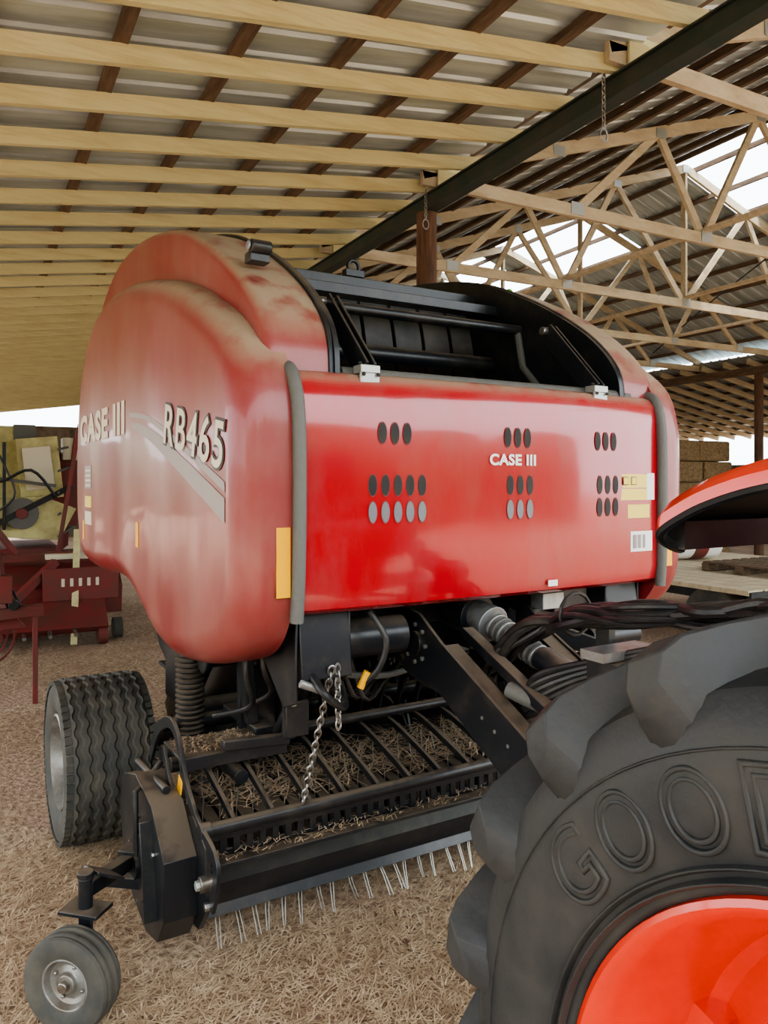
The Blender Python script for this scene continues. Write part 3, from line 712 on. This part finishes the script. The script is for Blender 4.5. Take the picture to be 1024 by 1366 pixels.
def floor_mat():
    m, nt, b = node_mat('straw_floor'); N = nt.nodes; L = nt.links
    tc = N.new('ShaderNodeTexCoord')
    def noise(sc, det=8):
        n = N.new('ShaderNodeTexNoise'); n.inputs['Scale'].default_value = sc; n.inputs['Detail'].default_value = det
        L.new(tc.outputs['Object'], n.inputs['Vector']); return n
    a = noise(1.3); c = noise(28, 10)
    r1 = N.new('ShaderNodeValToRGB'); L.new(c.outputs[0], r1.inputs[0])
    r1.color_ramp.elements[0].position = .35; r1.color_ramp.elements[0].color = (.24,.155,.10,1)
    r1.color_ramp.elements[1].position = .65; r1.color_ramp.elements[1].color = (.62,.47,.33,1)
    mr = N.new('ShaderNodeMapRange'); mr.inputs[1].default_value = .40; mr.inputs[2].default_value = .62; L.new(a.outputs[0], mr.inputs[0]); mr.inputs[4].default_value = .65
    mx = N.new('ShaderNodeMix'); mx.data_type = 'RGBA'; L.new(mr.outputs[0], mx.inputs[0]); L.new(r1.outputs[0], mx.inputs[6]); mx.inputs[7].default_value = (.36,.225,.16,1)
    L.new(mx.outputs[2], b.inputs['Base Color']); b.inputs['Roughness'].default_value = .95
    bp = N.new('ShaderNodeBump'); bp.inputs['Strength'].default_value = .8; bp.inputs['Distance'].default_value = .03; L.new(c.outputs[0], bp.inputs['Height']); L.new(bp.outputs[0], b.inputs['Normal'])
    return m
fl.data.materials.clear(); fl.data.materials.append(floor_mat())
mb = MB()
def wallsheet(p1, p2, z0, z1):
    p1 = Vector(p1); p2 = Vector(p2); d = p2-p1; l = d.length; d.normalize(); nrm = Vector((-d.y,d.x)); n = int(l/.12); vs = []
    for i in range(n+1):
        q = p1+d*(l*i/n)+nrm*(.02 if i % 2 else 0); vs += [(q.x,q.y,z0),(q.x,q.y,z1)]
    mb.add(vs, [(2*i,2*i+2,2*i+3,2*i+1) for i in range(n)], 'wall')
wallsheet((XR3,4),(XR3,Y1),0,2.35); mb.obj('wall_right', None, ang=0, recalc=False)
mb = MB(); wallsheet((XB,Y1),(XR3,Y1),0,4.2); wallsheet((1.25,Y1),(XB,Y1),0,3.6); wallsheet((XL0,Y1),(-.6,Y1),0,3.0); mb.obj('wall_back', None, ang=0, recalc=False)
from mathutils import noise as mn
def straw(name, n, x0, x1, y0, y1, zb=0.0, lmin=.03, lmax=.12, w=.0022, parent=None, zj=.012, patchy=False):
    vs = []; fs = []
    for i in range(n):
        x = random.uniform(x0,x1); y = random.uniform(y0,y1)
        if patchy and mn.noise(Vector((x*1.5, y*1.5, 3.1))) + random.uniform(-.3,.3) > .2: continue
        l = random.uniform(lmin,lmax)/2; t = random.uniform(0,math.pi); ww = w*random.uniform(.5,1.4)
        dx, dy = math.cos(t)*l, math.sin(t)*l; px, py = -math.sin(t)*ww, math.cos(t)*ww
        z1 = zb+random.uniform(.001,zj); z2 = zb+random.uniform(.001,zj); bz = random.uniform(0,.008); o = len(vs)
        bx, by = px*random.uniform(-4,4), py*random.uniform(-4,4)
        vs += [(x-dx-px,y-dy-py,z1),(x-dx+px,y-dy+py,z1+.001),(x+px+bx,y+py+by,(z1+z2)/2+bz),(x-px+bx,y-py+by,(z1+z2)/2+bz),(x+dx+px,y+dy+py,z2),(x+dx-px,y+dy-py,z2)]
        fs += [(o,o+1,o+2,o+3),(o+3,o+2,o+4,o+5)]
    me = bpy.data.meshes.new(name); me.from_pydata(vs,[],fs); me.materials.append(M['straw'])
    o = bpy.data.objects.new(name, me); scene.collection.objects.link(o)
    if parent: o.parent = parent
    return o
straw('straw_litter', 72000, -1.2, 3.2, 1.4, 4.6, lmin=.02, lmax=.12, w=.0016, zj=.03, patchy=True)
straw('straw_litter', 30000, -3, 3.4, 4.6, 12, lmin=.05, lmax=.18, w=.0035, zj=.03, patchy=True)
straw('straw_in_pickup', 1700, -1.0, 1.0, .5, 1.0, .50, .05, .16, .0022, baler, .05)
straw('straw_on_guard', 600, -1.1, 1.1, .28, .38, .437, .02, .06, .0012, baler, .006)
straw('straw_on_step', 400, -1.13, -.73, .57, .77, .742, .02, .05, .0013, baler, .006)

# ================================================================= BACKGROUND THINGS
cmb = empty('combine_harvester'); mb = MB()
bx, by = .22, 11.6
mb.box((bx+.0,by,1.95),(.9,1.0,.75),'oldyel'); mb.box((bx+.1,by-.25,2.42),(.60,.5,.22),'oldyel')
mb.box((bx+.52,by-.55,1.98),(.50,.30,.80),'oldyel',Matrix.Rotation(R(-6),3,'Y')); mb.box((bx+.50,by-.72,1.98),(.34,.02,.55),'cream',Matrix.Rotation(R(-6),3,'Y'))
mb.prism([(bx-.6,1.15),(bx+.75,1.05),(bx+.95,1.45),(bx+.55,1.62),(bx-.6,1.55)], by-.8, by+.5, 'oldyel', 'y')
mb.box((bx-.35,by-.6,2.28),(.35,.4,.45),'oldyel'); mb.box((bx+.35,by-.4,2.45),(.26,.26,.20),'seal'); mb.cyl((bx-.05,by-.4,2.45),(bx-.05,by-.4,2.75),.04,'black')
for i in range(5): mb.beam((bx+.72+i*.05,by-.9+i*.25,.9),(bx+.98,by-.9+i*.25,2.55-i*.06),.035,.05,'oldred')
for i in range(5): mb.beam((bx+.72,by-.92,1.1+i*.28),(bx+1.05,by+.1,1.2+i*.28),.02,.03,'seal')
mb.beam((bx-.5,by-.85,1.0),(bx+.9,by-.85,1.75),.05,.07,'black'); mb.beam((bx+.1,by-.86,1.2),(bx+.1,by-.86,2.3),.04,.05,'black'); mb.beam((bx-.4,by-.86,1.9),(bx+.7,by-.86,1.75),.04,.04,'seal')
mb.cyl((bx+.3,by-.86,1.40),(bx+.3,by-.80,1.40),.20,'seal'); mb.cyl((bx+.3,by-.88,1.40),(bx+.3,by-.86,1.40),.07,'oldred'); mb.cyl((bx-.1,by-.82,1.9),(bx-.1,by-.78,1.9),.14,'black')
mb.tube(cat([(bx-.3,by-.9,2.1),(bx,by-1,1.8),(bx+.4,by-1,1.95),(bx+.7,by-.9,1.6)],False,5),.02,'black')
mb.tube(cat([(bx-.1,by-.9,2.4),(bx+.1,by-1,2.0),(bx+.2,by-1,1.6),(bx-.2,by-.9,1.3)],False,5),.015,'black')
mb.box((bx+.85,by+.2,1.7),(.35,.8,1.0),'oldred'); mb.box((bx+.95,by-.25,2.25),(.25,.3,.3),'cream')
mb.cyl((bx+.8,by-.5,.45),(bx+1.0,by-.5,.45),.45,'tire',n=30); mb.cyl((bx-.9,by-.5,.45),(bx-.7,by-.5,.45),.45,'tire',n=30)
mb.box((bx,by,.8),(1.5,1.6,.3),'oldred'); mb.obj('harvester_body', cmb, .01)
mow = empty('mower_conditioner'); mb = MB(); mx_, my_ = .6, 9.8
mb.prism([(my_-.5,.30),(my_-.55,.62),(my_-.2,.86),(my_+.45,.86),(my_+.45,.30)], mx_-1.6, mx_+.9, 'oldred')
mb.prism([(my_-.9,.22),(my_-.5,.55),(my_-.45,.45),(my_-.8,.15)], mx_-1.5, mx_+.7, 'oldred')
mb.box((mx_+.45,my_-.58,.66),(.8,.03,.36),'oldred'); mb.box((mx_-.2,my_-.2,.95),(1.2,.1,.1),'oldred'); mb.box((mx_+.35,my_-.3,.95),(.5,.15,.06),'cream')
for i in range(5): mb.box((mx_+.26+i*.09,my_-.598,.68),(.035,.006,.09),'cream')
mb.beam((mx_+.2,my_-.4,.9),(mx_-.5,my_-.9,.3),.08,.08,'oldred'); mb.beam((mx_+.35,my_-.8,.02),(mx_+.44,my_-.3,1.25),.07,.04,'pine')
mb.cyl((mx_+.8,my_-.5,.12),(mx_+.9,my_-.5,.12),.12,'tire'); mb.cyl((mx_+.6,my_-.75,.12),(mx_+.7,my_-.75,.12),.12,'oldred')
mb.beam((mx_-.7,my_-.6,.3),(mx_-.7,my_-.6,1.7),.07,.07,'oldred'); mb.beam((mx_-.7,my_-.6,1.7),(mx_-.2,my_-.3,1.0),.06,.06,'oldred')
for i in range(8): mb.cyl((mx_-1.4+i*.25,my_-.85,.2),(mx_-1.4+i*.25,my_-1.0,.16),.02,'steel')
mb.obj('mower_body', mow, .01)
rk = empty('hay_rake'); mb = MB(); rx, ry = .17, 6.75
mb.beam((rx-.8,ry,.72),(rx+.32,ry+.1,.76),.07,.09,'oldred'); mb.beam((rx+.26,ry+.1,.80),(rx+.26,ry+.1,.0),.04,.05,'oldred')
mb.beam((rx+.2,ry+.1,.76),(rx-.3,ry+1.6,.72),.07,.07,'oldred'); mb.cyl((rx+.1,ry,.82),(rx+.1,ry+.2,.82),.04,'black')
mb.beam((rx+.05,ry+.1,.70),(rx-.02,ry+.15,1.25),.05,.06,'oldred'); mb.beam((rx-.02,ry+.15,1.25),(rx-.5,ry+.4,1.50),.06,.06,'oldred'); mb.box((rx+.02,ry+.05,.95),(.14,.12,.22),'oldred')
mb.prism([(rx-.6,.55),(rx+.2,.60),(rx+.05,.78),(rx-.6,.98)], ry+.25, ry+.32, 'oldred', 'y')
for i in range(7): mb.torus((rx-.05-i*.05, ry+.45+i*.12, .50),.22,.012,'oldred',Matrix.Rotation(R(35),3,'Z'),n=20)
mb.cyl((rx+.0,ry+.35,.50),(rx-.4,ry+1.3,.50),.04,'oldred')
mb.tube(cat([(rx-.3,ry,.9),(rx-.1,ry,1.1),(rx+.05,ry+.1,1.0),(rx+.15,ry+.1,.80)],False,5),.012,'black')
mb.beam((rx-.3,ry+1.6,.75),(rx-.3,ry+1.6,.0),.05,.05,'oldred')
mb.obj('rake_frame', rk, .005)
wg = empty('flatbed_wagon'); mb = MB()
for i in range(14): mb.box((6.7+i*.24,6.6,.72),(.22,3.4,.05),'pinetruss')
mb.beam((7.2,4.9,.60),(7.2,8.3,.60),.12,.18,'dark'); mb.beam((9.2,4.9,.60),(9.2,8.3,.60),.12,.18,'dark')
mb.beam((6.6,4.9,.66),(10,4.9,.66),.05,.14,'dark')
for x in (6.9,9.6):
    for y in (5.5,7.7): mb.cyl((x-.1,y,.35),(x+.1,y,.35),.35,'tire',n=28); mb.cyl((x-.11,y,.35),(x+.11,y,.35),.16,'rim')
mb.obj('wagon_deck', wg, .004)
pl = MB()
z = .75
for i in range(7): pl.box((7.7+i*.17,5.8,z+.10),(.10,1.0,.02),'oldwood')
for j in (-.45,0,.45): pl.box((8.2,5.8+j,z+.045),(1.15,.09,.09),'oldwood')
pl.obj('wooden_pallet', None)
mb = MB(); mb.cyl((7.2,7.6,1.02),(8.9,7.2,1.02),.262,'white',n=28); mb.cyl((7.22,7.595,1.02),(7.55,7.518,1.02),.265,'oldred',n=28); mb.cyl((7.75,7.47,1.02),(8.05,7.40,1.02),.266,'blue',n=28); mb.cyl((8.5,7.294,1.02),(8.7,7.247,1.02),.266,'oldred',n=28)
mb.cyl((7.15,7.612,1.02),(8.95,7.188,1.02),.05,'cream')
mb.obj('net_wrap_roll', None)
mb = MB()
for a in range(3):
    for b in range(4):
        for c in range(6):
            mb.box((12.35+a*.95+random.uniform(-.06,.06), 11.8+b*.95, .22+c*.45),(.93,.9,.44),'hay',Matrix.Rotation(R(random.uniform(-4,4)),3,'Z'))
mb.obj('hay_bale_stack', None, .04)
# far tree line, plus unseen rows added to shape the reflections
bm = bmesh.new()
def tree(x, y, rr):
    for q in range(3):
        r_ = bmesh.ops.create_icosphere(bm, subdivisions=3, radius=rr*random.uniform(.6,1), matrix=Matrix.Translation((x+random.uniform(-1,1), y+random.uniform(-1,1), rr*random.uniform(.3,.9))))
        for v in r_['verts']: v.co += Vector((random.uniform(-.18,.18), random.uniform(-.18,.18), random.uniform(-.18,.18)))
for i in range(34): tree(-22+i*1.4, 46+random.uniform(-2,2), random.uniform(1.6,2.8))
for i in range(30): tree(-32+random.uniform(-1,1), -20+i*2.0, random.uniform(1.6,2.6))  # unseen left row, added to darken reflections in the side panel
for i in range(24): tree(-26+i*2.2, -20+random.uniform(-1,1), random.uniform(2.5,4.2))  # unseen row behind camera, added to give the hood reflections structure
me = bpy.data.meshes.new('trees_with_unseen_rows'); bm.to_mesh(me); bm.free(); me.materials.append(M['leaf'])
o = bpy.data.objects.new('trees_with_unseen_rows', me); scene.collection.objects.link(o)

# ================================================================= LIGHT / CAMERA
w = bpy.data.worlds.new('World'); scene.world = w; w.use_nodes = True
bg = w.node_tree.nodes['Background']; bg.inputs[0].default_value = (0.90, 0.96, 1.0, 1); bg.inputs[1].default_value = 6.0
sun = bpy.data.lights.new('sun', 'SUN'); sun.energy = 8.0; sun.angle = R(4); sun.color = (1, .96, .9)
so = bpy.data.objects.new('sun', sun); scene.collection.objects.link(so); so.rotation_euler = (R(20), 0, R(-25))
cam = bpy.data.cameras.new('camera'); co = bpy.data.objects.new('camera', cam); scene.collection.objects.link(co)
cam.sensor_fit = 'VERTICAL'; cam.sensor_height = 36; cam.sensor_width = 27; cam.lens = 1025/1366*36
cam.shift_y = -40/1366
co.location = (0,0,1.8); co.rotation_euler = (R(90), 0, R(-28)); cam.clip_start = .05; cam.clip_end = 300
scene.camera = co
